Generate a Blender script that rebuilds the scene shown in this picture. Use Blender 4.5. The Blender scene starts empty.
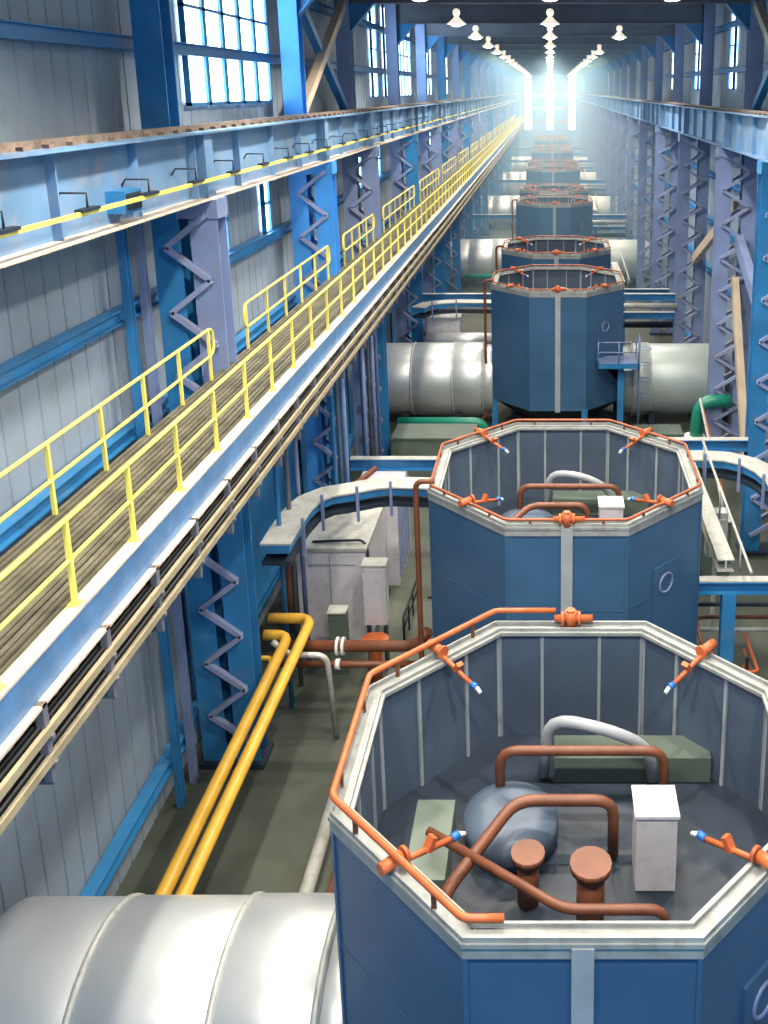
import bpy, math, random
from mathutils import Vector
random.seed(7)
SC = bpy.context.scene
COL = SC.collection
PI = math.pi

# ------------------------------------------------------------------ mesh helper
class MB:
    def __init__(self):
        self.v = []; self.f = []; self.s = []
    def quad(self, *ps, smooth=False):
        n = len(self.v); self.v += [tuple(p) for p in ps]
        self.f.append(tuple(range(n, n + len(ps)))); self.s.append(smooth)
    def box(self, x0, x1, y0, y1, z0, z1):
        n = len(self.v)
        self.v += [(x0,y0,z0),(x1,y0,z0),(x1,y1,z0),(x0,y1,z0),(x0,y0,z1),(x1,y0,z1),(x1,y1,z1),(x0,y1,z1)]
        for q in ((0,3,2,1),(4,5,6,7),(0,1,5,4),(1,2,6,5),(2,3,7,6),(3,0,4,7)):
            self.f.append(tuple(n + i for i in q)); self.s.append(False)
        return self
    def prism(self, poly, p, q, U, V, smooth=False):
        """poly in (u,v) swept from p to q"""
        p = Vector(p); q = Vector(q); n = len(self.v); k = len(poly)
        for c in (p, q):
            for (u, w) in poly: self.v.append(tuple(c + U*u + V*w))
        for i in range(k):
            j = (i + 1) % k
            self.f.append((n+i, n+j, n+k+j, n+k+i)); self.s.append(smooth)
        self.f.append(tuple(n+i for i in reversed(range(k)))); self.s.append(False)
        self.f.append(tuple(n+k+i for i in range(k))); self.s.append(False)
        return self
    def frame(self, p, q, up=(0,0,1)):
        d = (Vector(q) - Vector(p)).normalized(); up = Vector(up)
        if abs(d.dot(up)) > .98: up = Vector((0,1,0))
        U = d.cross(up).normalized(); V = U.cross(d).normalized()
        return U, V
    def bar(self, p, q, w, h, up=(0,0,1)):
        U, V = self.frame(p, q, up)
        return self.prism([(-w/2,-h/2),(w/2,-h/2),(w/2,h/2),(-w/2,h/2)], p, q, U, V)
    def ibeam(self, p, q, w, h, tf=.04, tw=.03, up=(0,0,1)):
        U, V = self.frame(p, q, up); a, b, t = w/2, h/2, tw/2
        return self.prism([(-a,-b),(a,-b),(a,-b+tf),(t,-b+tf),(t,b-tf),(a,b-tf),(a,b),(-a,b),(-a,b-tf),(-t,b-tf),(-t,-b+tf),(-a,-b+tf)], p, q, U, V)
    def cyl(self, p, q, r, n=12, r2=None):
        U, V = self.frame(p, q); p = Vector(p); q = Vector(q); r2 = r if r2 is None else r2
        m = len(self.v)
        for c, rr in ((p, r), (q, r2)):
            for i in range(n):
                t = 2*PI*i/n; self.v.append(tuple(c + U*(rr*math.cos(t)) + V*(rr*math.sin(t))))
        for i in range(n):
            j = (i+1) % n; self.f.append((m+i, m+j, m+n+j, m+n+i)); self.s.append(True)
        self.f.append(tuple(m+i for i in reversed(range(n)))); self.s.append(False)
        self.f.append(tuple(m+n+i for i in range(n))); self.s.append(False)
        return self
    def tube(self, pts, r, n=8, closed=False, bend=0):
        pts = [Vector(p) for p in pts]
        if bend:
            out = []
            m = len(pts)
            for i, p in enumerate(pts):
                if not closed and i in (0, m-1): out.append(p); continue
                a = pts[i-1]; b = pts[(i+1) % m]
                da = (a-p); db = (b-p); ra = min(bend, da.length*.49); rb = min(bend, db.length*.49)
                A = p + da.normalized()*ra; B = p + db.normalized()*rb
                for k in range(5):
                    t = k/4; out.append(A*(1-t)**2 + p*(2*t*(1-t)) + B*t*t)
            pts = out
        m = len(pts); base = len(self.v); U = None
        for i, p in enumerate(pts):
            if closed: d = pts[(i+1) % m] - pts[i-1]
            else: d = pts[min(i+1, m-1)] - pts[max(i-1, 0)]
            d.normalize()
            if U is None:
                up = Vector((0,0,1)) if abs(d.z) < .9 else Vector((0,1,0))
                U = d.cross(up).normalized()
            else:
                U = (U - d*U.dot(d)).normalized()
            V = U.cross(d)
            for k in range(n):
                t = 2*PI*k/n; self.v.append(tuple(p + U*(r*math.cos(t)) + V*(r*math.sin(t))))
        for i in range(m if closed else m-1):
            i2 = (i+1) % m
            for k in range(n):
                k2 = (k+1) % n
                self.f.append((base+i*n+k, base+i*n+k2, base+i2*n+k2, base+i2*n+k)); self.s.append(True)
        if not closed:
            self.f.append(tuple(base+k for k in reversed(range(n)))); self.s.append(False)
            self.f.append(tuple(base+(m-1)*n+k for k in range(n))); self.s.append(False)
        return self
    def lathe(self, prof, c, n=20, axis='z'):
        c = Vector(c); base = len(self.v); m = len(prof)
        for (r, h) in prof:
            for k in range(n):
                t = 2*PI*k/n; a, b = r*math.cos(t), r*math.sin(t)
                o = (a, b, h) if axis == 'z' else ((h, a, b) if axis == 'x' else (a, h, b))
                self.v.append(tuple(c + Vector(o)))
        for i in range(m-1):
            for k in range(n):
                k2 = (k+1) % n
                self.f.append((base+i*n+k, base+i*n+k2, base+(i+1)*n+k2, base+(i+1)*n+k)); self.s.append(True)
        self.f.append(tuple(base+k for k in reversed(range(n)))); self.s.append(False)
        self.f.append(tuple(base+(m-1)*n+k for k in range(n))); self.s.append(False)
        return self
    def build(self, name, mat, parent=None):
        vs = [Vector(p) for p in self.v]
        if parent is None:
            lo = Vector((min(p[i] for p in vs) for i in range(3))); hi = Vector((max(p[i] for p in vs) for i in range(3)))
            off = Vector(((lo.x+hi.x)/2, (lo.y+hi.y)/2, lo.z))
        else:
            off = Vector(parent['_o'])
        me = bpy.data.meshes.new(name)
        me.from_pydata([tuple(p - off) for p in vs], [], self.f)
        me.polygons.foreach_set('use_smooth', self.s)
        import bmesh
        bm = bmesh.new(); bm.from_mesh(me); bmesh.ops.recalc_face_normals(bm, faces=bm.faces); bm.to_mesh(me); bm.free()
        me.materials.append(mat); me.update()
        o = bpy.data.objects.new(name, me); COL.objects.link(o)
        o['_o'] = tuple(off)
        if parent is None: o.location = off
        else: o.parent = parent
        return o

def tag(o, label=None, cat=None, group=None, kind=None):
    if label: o['label'] = label
    if cat: o['category'] = cat
    if group: o['group'] = group
    if kind: o['kind'] = kind
    return o
def thing(name, loc, label, cat, group=None):
    o = bpy.data.objects.new(name, None); COL.objects.link(o); o.location = loc; o['_o'] = tuple(loc)
    o.empty_display_size = .3
    return tag(o, label, cat, group, 'thing')
def single(mb, name, mat, label, cat, group=None):
    return tag(mb.build(name, mat), label, cat, group, 'thing')
def dup(root, loc, label, group=None):
    r = root.copy(); COL.objects.link(r); r.location = loc; r['label'] = label; r['_o'] = tuple(loc)
    if group: r['group'] = group
    for ch in list(root.children):
        c = ch.copy(); COL.objects.link(c); c.parent = r
        for g in list(ch.children):
            d = g.copy(); COL.objects.link(d); d.parent = c
    return r
ORD = 'first second third fourth fifth sixth seventh eighth ninth tenth eleventh twelfth thirteenth fourteenth fifteenth sixteenth seventeenth eighteenth nineteenth twentieth twenty-first twenty-second'.split()

# ------------------------------------------------------------------ materials
def srgb(r, g, b):
    def c(x):
        x /= 255.0
        return x/12.92 if x <= .04045 else ((x+.055)/1.055)**2.4
    return (c(r), c(g), c(b), 1)
def mat(name, col, rough=.5, metal=0, var=.18, scale=1.5, bump=0, col2=None, dirt=None, dirt_amt=0, spec=.5):
    m = bpy.data.materials.new(name); m.use_nodes = True
    nt = m.node_tree; N = nt.nodes; L = nt.links
    b = N['Principled BSDF']; b.inputs['Roughness'].default_value = rough; b.inputs['Metallic'].default_value = metal
    b.inputs['Specular IOR Level'].default_value = spec
    tc = N.new('ShaderNodeTexCoord'); no = N.new('ShaderNodeTexNoise')
    no.inputs['Scale'].default_value = scale; no.inputs['Detail'].default_value = 5
    L.new(tc.outputs['Object'], no.inputs['Vector'])
    mx = N.new('ShaderNodeMix'); mx.data_type = 'RGBA'
    a = tuple(c*(1-var) for c in col[:3]) + (1,); d = col2 or tuple(min(1, c*(1+var)) for c in col[:3]) + (1,)
    mx.inputs['A'].default_value = a; mx.inputs['B'].default_value = d
    mr = N.new('ShaderNodeMapRange'); mr.inputs['From Min'].default_value = .32; mr.inputs['From Max'].default_value = .68
    L.new(no.outputs['Fac'], mr.inputs['Value']); L.new(mr.outputs['Result'], mx.inputs['Factor'])
    out = mx.outputs['Result']
    if dirt is not None:
        n2 = N.new('ShaderNodeTexNoise'); n2.inputs['Scale'].default_value = scale*2.7; n2.inputs['Detail'].default_value = 8
        L.new(tc.outputs['Object'], n2.inputs['Vector'])
        m2 = N.new('ShaderNodeMapRange'); m2.inputs['From Min'].default_value = .52; m2.inputs['From Max'].default_value = .72
        m2.inputs['To Max'].default_value = dirt_amt
        L.new(n2.outputs['Fac'], m2.inputs['Value'])
        x2 = N.new('ShaderNodeMix'); x2.data_type = 'RGBA'; x2.inputs['B'].default_value = dirt
        L.new(out, x2.inputs['A']); L.new(m2.outputs['Result'], x2.inputs['Factor']); out = x2.outputs['Result']
    L.new(out, b.inputs['Base Color'])
    if bump:
        bp = N.new('ShaderNodeBump'); bp.inputs['Strength'].default_value = bump; bp.inputs['Distance'].default_value = .03
        L.new(no.outputs['Fac'], bp.inputs['Height']); L.new(bp.outputs['Normal'], b.inputs['Normal'])
    return m
def emit(name, col, strength):
    m = bpy.data.materials.new(name); m.use_nodes = True
    b = m.node_tree.nodes['Principled BSDF']; b.inputs['Base Color'].default_value = col
    b.inputs['Emission Color'].default_value = col; b.inputs['Emission Strength'].default_value = strength
    return m

RUST = srgb(120, 70, 40)
M = dict(
    blue=mat('blue_steel_paint', srgb(46,122,178), .42, var=.2, scale=.8, dirt=srgb(120,125,140), dirt_amt=.25),
    lav=mat('lavender_steel_paint', srgb(122,138,178), .42, var=.15, scale=.8, dirt=srgb(150,130,115), dirt_amt=.25),
    bright=mat('bright_blue_steel_paint', srgb(70,150,225), .45, var=.12, scale=.8),
    girder=mat('girder_paint', srgb(104,140,178), .38, var=.22, scale=.6, dirt=srgb(190,160,140), dirt_amt=.3),
    stack=mat('stack_blue_paint', srgb(59,97,134), .4, var=.1, scale=.7),
    lining=mat('stack_lining_paint', srgb(82,97,118), .45, var=.15, scale=.8),
    rim=mat('rim_galvanised_steel', srgb(152,156,156), .42, var=.15, scale=2, dirt=srgb(110,105,95), dirt_amt=.5),
    strip=mat('grey_cover_strip_paint', srgb(160,166,174), .5, var=.1, scale=2),
    dark=mat('dark_steel', srgb(34,46,62), .55, var=.2, scale=2),
    black=mat('black_rubber', srgb(22,24,28), .5, var=.1),
    orange=mat('orange_pipe_paint', srgb(190,98,56), .4, var=.18, scale=3),
    rust=mat('brown_red_pipe_paint', srgb(112,66,46), .5, var=.2, scale=3),
    ringpipe=mat('weathered_orange_pipe_paint', srgb(158,84,54), .45, var=.25, scale=3),
    yellow=mat('yellow_railing_paint', srgb(236,220,112), .45, var=.08, scale=2),
    ypipe=mat('yellow_gas_pipe_paint', srgb(214,166,60), .4, var=.12, scale=2),
    green=mat('green_pipe_paint', srgb(30,128,108), .38, var=.12, scale=2),
    silver=mat('aluminium_cladding', srgb(205,210,214), .38, metal=.55, var=.08, scale=.8, bump=.05),
    silver2=mat('grey_green_cladding', srgb(176,188,188), .45, metal=.3, var=.08, scale=.8, bump=.05),
    galv=mat('galvanised_cover', srgb(188,190,186), .45, metal=.2, var=.15, scale=2, dirt=srgb(130,120,105), dirt_amt=.4),
    deck=mat('walkway_grating', srgb(100,97,82), .6, var=.3, scale=1.5, dirt=srgb(80,78,66), dirt_amt=.5),
    kerb=mat('walkway_edge_paint', srgb(76,122,170), .4, var=.15, scale=2, dirt=srgb(190,180,170), dirt_amt=.12),
    kerbtop=mat('warm_lit_flange', srgb(214,196,180), .5, var=.15, scale=2.5, dirt=srgb(150,130,120), dirt_amt=.3),  # warm lamplight on the flanges is put into this pale colour
    white=mat('white_enclosure_paint', srgb(206,204,212), .45, var=.08, scale=1.5, dirt=srgb(150,145,135), dirt_amt=.3),
    box=mat('grey_green_cabinet_paint', srgb(92,106,98), .5, var=.12, scale=1.5),
    floor=mat('stained_concrete', srgb(70,77,68), .55, var=.35, scale=.35, dirt=srgb(58,58,48), dirt_amt=.7),
    wall=mat('grey_cladding', srgb(138,152,168), .5, var=.12, scale=.5, dirt=srgb(120,118,112), dirt_amt=.3),
    lacing=mat('lit_lacing_bar_paint', srgb(140,150,185), .4, var=.15, scale=.8, dirt=srgb(160,140,120), dirt_amt=.4),  # paler than the legs: strong light on the bars, set as colour
    tray=mat('cable_ladder_zinc', srgb(160,150,125), .5, metal=.1, var=.2, scale=2),
    roof=mat('roof_deck', srgb(140,146,156), .6, var=.1, scale=.5),
    rooff=mat('roof_girder_paint', srgb(100,102,114), .5, var=.15, scale=.7),
    railtop=mat('rusty_rail', srgb(122,106,94), .6, var=.3, scale=3, dirt=srgb(44,38,36), dirt_amt=.6),
    brace=mat('tan_primer', srgb(190,172,150), .5, var=.15, scale=1.2),
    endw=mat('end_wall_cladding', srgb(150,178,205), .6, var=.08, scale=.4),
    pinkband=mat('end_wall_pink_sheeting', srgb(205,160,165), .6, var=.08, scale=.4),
    bluetip=mat('blue_plastic', srgb(40,110,190), .4, var=.05), whitetip=mat('white_plastic', srgb(230,230,230), .4, var=.03),
    shade=mat('lamp_enamel', srgb(225,225,215), .35, var=.05),
)
M['glowshade'] = emit('glowing_lamp_housing', (1,.9,.74,1), .75)  # emission stands in for bulb light on shade and ballast cap
M['bulb'] = emit('lamp_glow', (1,.86,.62,1), 60)
M['daylight'] = emit('daylight_pane', (.62,.85,1,1), 8.0)
M['endlight'] = emit('end_daylight_pane', (.76,.90,1,1), 13)

CZ = 17.0                                   # eye height above the floor
FR = [-3.5, 8.5, 21.5, 33.0, 41.5] + [54 + 12.0*i for i in range(16)]      # frames down the hall
END = 236.0
Y0 = -4.0

# ------------------------------------------------------------------ setting
def struct(o, label, cat): return tag(o, label, cat, None, 'structure')
fl = MB().box(-9.6, 9.6, Y0, END+.3, -.3, 0).build('floor', M['floor'])
struct(fl, 'stained dark concrete floor of the turbine hall', 'floor')

def cladding(x, s):
    m = MB(); y = Y0; prof = []
    while y < END:
        prof += [(y, 0), (y+.56, 0), (y+.575, -.025), (y+.615, -.025), (y+.63, 0)]; y += .63
    prof.append((END, 0))
    n = len(m.v)
    for (yy, d) in prof:
        m.v += [(x + s*d, yy, 0), (x + s*d, yy, 22.5)]
    for i in range(len(prof)-1):
        a = n + 2*i; m.f.append((a, a+2, a+3, a+1)); m.s.append(False)
    m.box(min(x-s*.05, x-s*.2), max(x-s*.05, x-s*.2), Y0, END, 0, 22.5)
    return m
WL, WR = -9.45, 9.45
wl = struct(cladding(WL, 1).build('wall_left', M['wall']), 'ribbed grey cladding of the left wall', 'wall')
wr = struct(cladding(WR, -1).build('wall_right', M['wall']), 'ribbed grey cladding of the right wall', 'wall')
for w, x, s in ((wl, WL, 1), (wr, WR, -1)):
    for z in (1.2, 6.9, 9.7, 12.3, 14.5, 18.0, 20.2):
        m = MB().ibeam((x+s*.2, Y0, z), (x+s*.2, END, z), .3, .3, .03, .03)
        m.build('girt', M['blue'], w)
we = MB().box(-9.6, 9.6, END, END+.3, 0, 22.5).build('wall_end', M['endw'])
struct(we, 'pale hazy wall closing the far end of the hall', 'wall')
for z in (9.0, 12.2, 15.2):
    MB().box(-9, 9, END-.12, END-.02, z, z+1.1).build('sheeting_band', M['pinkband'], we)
ce = MB().box(-9.6, 9.6, Y0, END+.3, 22.5, 22.7).build('ceiling', M['roof'])
struct(ce, 'blue grey roof deck above the girders', 'ceiling')
for i in range(9):
    x = -8 + 2*i; MB().ibeam((x, Y0, 22.3), (x, END, 22.3), .18, .36, .03, .03).build('purlin', M['rooff'], ce)
# blue sheeting on the foot of the left wall
for i in range(2, 20):
    MB().box(WL+.06, WL+.12, FR[i]+.5, FR[i+1]-.5 if i < 20 else END, 1.4, 9.5).build('blue_sheet', M['blue'], wl)

wn = 0
def window(x0, x1, y0, y1, z0, z1, axis, glow, label, bars=1):
    """axis 'x': lies in the plane x = x0, seen from the hall; 'y': in the end wall"""
    global wn; wn += 1
    m = MB(); t = .08
    if axis == 'x':
        s = 1 if x0 < 0 else -1; a, b = sorted((x0, x0+s*.14))
        for (u0, u1, v0, v1) in ((y0,y1,z0,z0+t),(y0,y1,z1-t,z1),(y0,y0+t,z0,z1),(y1-t,y1,z0,z1)): m.box(a, b, u0, u1, v0, v1)
        for k in range(1, bars+1):
            zz = z0 + (z1-z0)*k/(bars+1); m.box(a, b, y0, y1, zz-.04, zz+.04)
        nv = int((y1-y0)/1.6)
        for k in range(1, nv+1):
            yy = y0 + (y1-y0)*k/(nv+1); m.box(a, b, yy-.12, yy+.12, z0, z1)
        c, d = sorted((x0, x0+s*.06)); p = MB().box(c, d, y0+t, y1-t, z0+t, z1-t)
    else:
        for (u0, u1, v0, v1) in ((x0,x1,z0,z0+t),(x0,x1,z1-t,z1),(x0,x0+t,z0,z1),(x1-t,x1,z0,z1)): m.box(u0, u1, y0-.2, y0, v0, v1)
        p = MB().box(x0+t, x1-t, y0-.14, y0-.02, z0+t, z1-t)
    o = m.build('window_%d' % wn, M['blue']); struct(o, label, 'window')
    p.build('pane', M[glow], o); return o
for i, x in enumerate((-5.3, 0, 5.3)):
    window(x-.85, x+.85, END, 0, 7.6, 21.6, 'y', 'endlight', ('left', 'middle', 'right')[i] + ' tall glowing window in the far end wall')
for i in range(1, len(FR)-1):
    b = FR[i+1]
    k = ORD[i-1]
    if b - FR[i] < 9: continue
    wy = {2: (FR[i]+3.6, b-.5), 5: (FR[i]+1.4, b-.6)}.get(i, (b-2.6, b-1.2))
    if i > 1: window(WL+.06, 0, wy[0], wy[1], 16.6, 21.6, 'x', 'daylight', 'upper left wall window above the crane rail in the %s bay' % k)
    window(WR-.06, 0, b-4.4, b-3.2, 17.0, 21.4, 'x', 'daylight', 'upper right wall window above the crane rail in the %s bay' % k)
    if i >= 2:
        window(WL+.06, 0, FR[i]+4.6, FR[i]+5.7, 12.4, 14.4, 'x', 'daylight', 'small window in the left wall under the crane girder, %s bay' % k)
        window(WL+.06, 0, b-2.2, b-1.5, 12.4, 14.4, 'x', 'daylight', 'narrow window beside a left column under the crane girder, %s bay' % k)

# ------------------------------------------------------------------ lattice columns
CIN, COUT = 7.45, 8.95
def lattice_column(y, s, paint, paint2, label, group):
    t = thing('lattice_column', (s*8.2, y, 0), label, 'column', group)
    CI = CIN if s < 0 else CIN-.22
    xi = s*(CI+.32); xo = s*(COUT-.32)
    low = M['blue'] if s < 0 else paint  # left legs: shade below the walkway painted as blue, warm-lit grey above
    MB().ibeam((xi, y, 9.6), (xi, y, 14.6), .62, .62, .04, .04, up=(0,1,0)).build('inner_leg', paint, t)
    MB().ibeam((xi, y, .15), (xi, y, 9.6), .62, .62, .04, .04, up=(0,1,0)).build('inner_leg', low, t)
    MB().ibeam((xo, y, .15), (xo, y, 22.2), .62, .62, .04, .04, up=(0,1,0)).build('outer_leg', paint2, t)
    for yy in (y-.37, y+.37):
        m = MB(); z = .8; k = 0
        while z < 13.6:
            a, b = (xi-s*.1, xo) if k % 2 == 0 else (xo, xi-s*.1)
            m.bar((a, yy, z), (b, yy, z+.75), .12, .16, up=(0,1,0))
            z += .75; k += 1
        m.build('lacing', M['lacing'], t)
    m = MB(); a, b = sorted((s*(CI-.1), s*(COUT+.1))); m.box(a, b, y-.45, y+.45, 0, .15)
    m.build('base_plate', M['dark'], t)
    m = MB(); a, b = sorted((s*(CI-.03), s*(CI+.9))); m.box(a, b, y-.36, y+.36, 14.2, 14.62)
    m.build('cap_plate', paint, t)
    return t
for i, y in enumerate(FR[2:]):
    f = ORD[i]
    if y == 21.5: p, p2 = M['lav'], M['blue']
    elif y == 33.0: p, p2 = M['bright'], M['bright']
    elif i % 3 == 0: p, p2 = M['blue'], M['lav']
    else: p, p2 = M['lav'], M['blue'] if i % 2 else M['lav']
    hue = {'lavender_steel_paint': 'lavender grey', 'blue_steel_paint': 'blue', 'bright_blue_steel_paint': 'bright blue'}
    lattice_column(y, -1, p, p2, '%s laced steel column behind the yellow walkway, %s from the camera' % (hue[p.name], f), 'left row of laced columns')
    if y < 30: continue
    f = ORD[i-1]
    q, q2 = (M['blue'], M['blue']) if y in (33.0, 21.5) else (M['lav'], M['lav'])
    lattice_column(y, 1, q, q2, '%s laced steel column along the right wall, %s from the camera' % (hue[q.name], f), 'right row of laced columns')

single(MB().ibeam((-9.0, 20.65, 0), (-9.0, 20.65, 14.3), .16, .2, .03, .03), 'wall_post', M['lav'], 'slim lavender post on the left wall just before the second laced column', 'post')
single(MB().ibeam((-9.0, 19.8, 0), (-9.0, 19.8, 14.3), .16, .2, .03, .03), 'wall_post', M['blue'], 'slim dark blue post on the left wall above the nearest walkway railing', 'post')

# roof girders with haunches
for i, y in enumerate(FR[3:]):
    t = thing('roof_girder', (0, y, 20.5), 'dark blue roof girder spanning the hall, %s from the camera' % ORD[i], 'girder', 'roof girders')
    MB().ibeam((-8.95, y, 21.05), (8.95, y, 21.05), .4, 1.1, .05, .04).build('beam', M['rooff'], t)
    for s in (-1, 1):
        m = MB(); U = Vector((s, 0, 0)); V = Vector((0, 0, 1))
        m.prism([(8.35, 20.5), (7.35, 20.5), (8.35, 19.4)], (0, y-.03, 0), (0, y+.03, 0), U, V)
        m.bar((s*7.35, y, 20.48), (s*8.33, y, 19.4), .4, .05, up=(0,1,0)) if False else m.prism([(8.33,19.36),(8.36,19.42),(7.35,20.53),(7.3,20.5)], (0, y-.2, 0), (0, y+.2, 0), U, V)
        m.build('haunch', M['blue'], t)

# upper cross bracing in the short bay, and tan bracing lower down
for s, side in ((-1, 'left'), (1, 'right')):
    t = thing('cross_brace', (s*8.63, 37.2, 16.2), 'pale X bracing above the crane rail on the %s wall' % side, 'brace', 'upper X braces')
    x = s*8.55
    MB().bar((x, 33.5, 16.3), (x, 41.0, 20.4), .3, .34).build('diagonal', M['brace'], t)
    MB().bar((x+s*.12, 33.5, 20.4), (x+s*.12, 41.0, 16.3), .3, .3).build('diagonal', M['blue'], t)
t = thing('cross_brace', (8.2, 37.2, 0), 'tan and lavender bracing between two right columns under the crane girder', 'brace')
MB().bar((8.15, 41.2, 8.9), (8.15, 36.0, .1), .3, .42).build('diagonal', M['brace'], t)
MB().bar((8.25, 41.2, 10.6), (8.25, 33.4, 7.4), .34, .62).build('diagonal', M['lav'], t)
single(MB().bar((8.25, 42, 12.0), (8.25, 53.6, 7.6), .3, .5), 'diagonal_strut', M['brace'], 'single tan strut sloping between the second and third visible right columns', 'brace')

# ------------------------------------------------------------------ crane girders
ZB, ZT = CZ-2.38, CZ-.88
def crane_girder(s, side):
    xc = s*(7.92 if s < 0 else 7.72)
    t = thing('crane_girder', (xc, 116, ZB), 'deep crane runway girder along the %s row of columns' % side, 'girder')
    MB().box(xc-.02, xc+.02, Y0, END-1, ZB+.04, ZT-.05).build('web', M['girder'], t)
    MB().box(xc-.42, xc+.42, Y0, END-1, ZT-.05, ZT).build('top_flange', M['girder'], t)
    MB().box(xc-.4, xc+.4, Y0, END-1, ZB, ZB+.04).build('bottom_flange', M['kerbtop'] if s < 0 else M['girder'], t)  # left flange gets a pale warm colour in place of lamplight
    MB().box(xc-.06, xc+.06, Y0, END-1, ZT, ZT+.13).build('crane_rail', M['railtop'], t)
    m = MB(); m.box(xc-.18, xc+.18, 5.98, 6.02, ZB+.04, ZT-.05); so = m.build('stiffener', M['girder'], t)
    y = 9.0
    while y < END-3:
        c = so.copy(); COL.objects.link(c); c.location = (0, y-6, 0); y += 3.0
    so = None
    for y in FR[1:]:
        if so is None: so = MB().box(xc-.3, xc+.3, y-.25, y+.25, ZB+.04, ZT-.05).build('bearing_stiffener', M['girder'], t); yb = y
        else: c = so.copy(); COL.objects.link(c); c.location = (0, y-yb, 0)
    co_ = MB().box(xc-.17, xc+.17, 5.91, 6.09, ZT, ZT+.06).build('rail_clip', M['railtop'], t); y = 6.75
    for q in range(90): c = co_.copy(); COL.objects.link(c); c.location = (0, y-6, 0); y += .75
    m = MB()
    x0, x1 = sorted((xc+s*.42, s*8.3)); m.box(x0, x1, Y0, END-1, ZT-.04, ZT)
    m.build('ledge_plate', M['railtop'], t)
crane_girder(-1, 'left'); crane_girder(1, 'right')

t = thing('conductor_rail', (-7.4, 100, CZ-2.0), 'yellow conductor rail on brackets along the left crane girder', 'conductor rail')
MB().box(-7.43, -7.37, Y0, 190, CZ-1.94, CZ-1.87).build('bar', M['yellow'], t)
m = MB(); y = 6.0
k = 0
while y < 150:
    b = MB()
    b.tube([(-7.92, y-.4, CZ-1.75), (-7.92+.1, y-.4, CZ-1.6), (-7.4, y-.4, CZ-1.6), (-7.4, y-.4, CZ-1.86)], .02, 6)
    b.box(-7.47, -7.33, y-.7, y-.1, CZ-1.88, CZ-1.83)
    b.build('bracket', M['dark'], t); y += 2.4 if y < 60 else 6
t2 = thing('cable_box', (-7.7, 17.2, CZ-2.3), 'small blue junction box on the left crane girder web', 'box')
MB().box(-7.9, -7.55, 16.9, 17.6, CZ-2.15, CZ-1.75).build('casing', M['blue'], t2)
MB().box(-7.55, -7.53, 16.95, 17.55, CZ-2.1, CZ-1.8).build('cover', M['dark'], t2)

# ------------------------------------------------------------------ yellow walkway
WZ = CZ - 6.3
t = thing('walkway', (-6.75, 107, WZ), 'long steel grating walkway beside the left columns', 'walkway')
m = MB(); x = -7.62
while x < -6.1:
    m.box(x, x+.07, 1.5, 212, WZ-.05, WZ); x += .105
m.box(-7.62, -6.05, 1.5, 212, WZ-.12, WZ-.07)
m.build('grating', M['deck'], t)
m = MB(); m.box(-6.06, -5.85, 1.5, 212, WZ-.02, WZ+.015); m.build('kerb_top', M['kerbtop'], t)
m = MB(); m.box(-5.9, -5.86, 1.5, 212, WZ-.5, WZ-.02); m.build('edge_beam', M['kerb'], t)
m = MB(); m.box(-5.96, -5.76, 1.5, 212, WZ-.54, WZ-.5); m.build('lower_flange', M['kerbtop'], t)
m = MB(); m.ibeam((-7.55, 1.5, WZ-.25), (-7.55, 212, WZ-.25), .15, .3, .02, .02); m.build('inner_beam', M['blue'], t)
for y in FR[1:18]:
    MB().ibeam((-7.6, y, WZ-.6), (-5.9, y, WZ-.6), .2, .26, .02, .02).build('cantilever_bracket', M['blue'], t)

t = thing('railing', (-5.97, 107, WZ), 'long yellow railing along the open edge of the walkway', 'railing')
MB().tube([(-5.97, 1.5, WZ+1.15), (-5.97, 212, WZ+1.15)], .036, 8).build('top_rail', M['yellow'], t)
MB().tube([(-5.97, 1.5, WZ+.62), (-5.97, 212, WZ+.62)], .03, 8).build('mid_rail', M['yellow'], t)
y = 10.78 - 1.75*5; pm = None; n = 0; rest = MB()
while y < 212:
    if n < 99:
        if pm is None:
            pm = MB(); pm.box(-6.0, -5.94, y-.03, y+.03, WZ, WZ+1.15); pm.box(-6.05, -5.89, y-.08, y+.08, WZ+.015, WZ+.03)
            po = pm.build('post', M['yellow'], t); yy0 = y
        else:
            c = po.copy(); COL.objects.link(c); c.location = (0, y-yy0, 0)
    else:
        rest.box(-6.0, -5.94, y-.03, y+.03, WZ, WZ+1.15)
    y += 1.75; n += 1
tag(rest.build('post', M['yellow'], t), kind='stuff')

for i in range(1, len(FR)-2):
    a, b = FR[i]+1.3, FR[i+1]-.9
    if a > 205: break
    if i == 1: lab = 'yellow railing at the wall side of the walkway, just before the first left column'
    else: lab = 'short yellow railing at the wall side of the walkway, between left columns %s and %s' % (ORD[i-2], ORD[i-1])
    t = thing('railing', (-7.55, (a+b)/2, WZ), lab, 'railing', 'wall side railings of the walkway')
    m = MB().tube([(-7.55, a, WZ+.55), (-7.55, b, WZ+.55), (-7.55, b, WZ+1.15), (-7.55, a, WZ+1.15)], .034, 8, closed=True, bend=.28)
    m.build('rail_loop', M['yellow'], t)
    n = max(2, round((b-a)/1.75))
    for k in range(n+1):
        yy = a+.15 + (b-a-.45)*k/n
        MB().box(-7.58, -7.52, yy-.03, yy+.03, WZ, WZ+1.14).build('post', M['yellow'], t)

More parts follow.
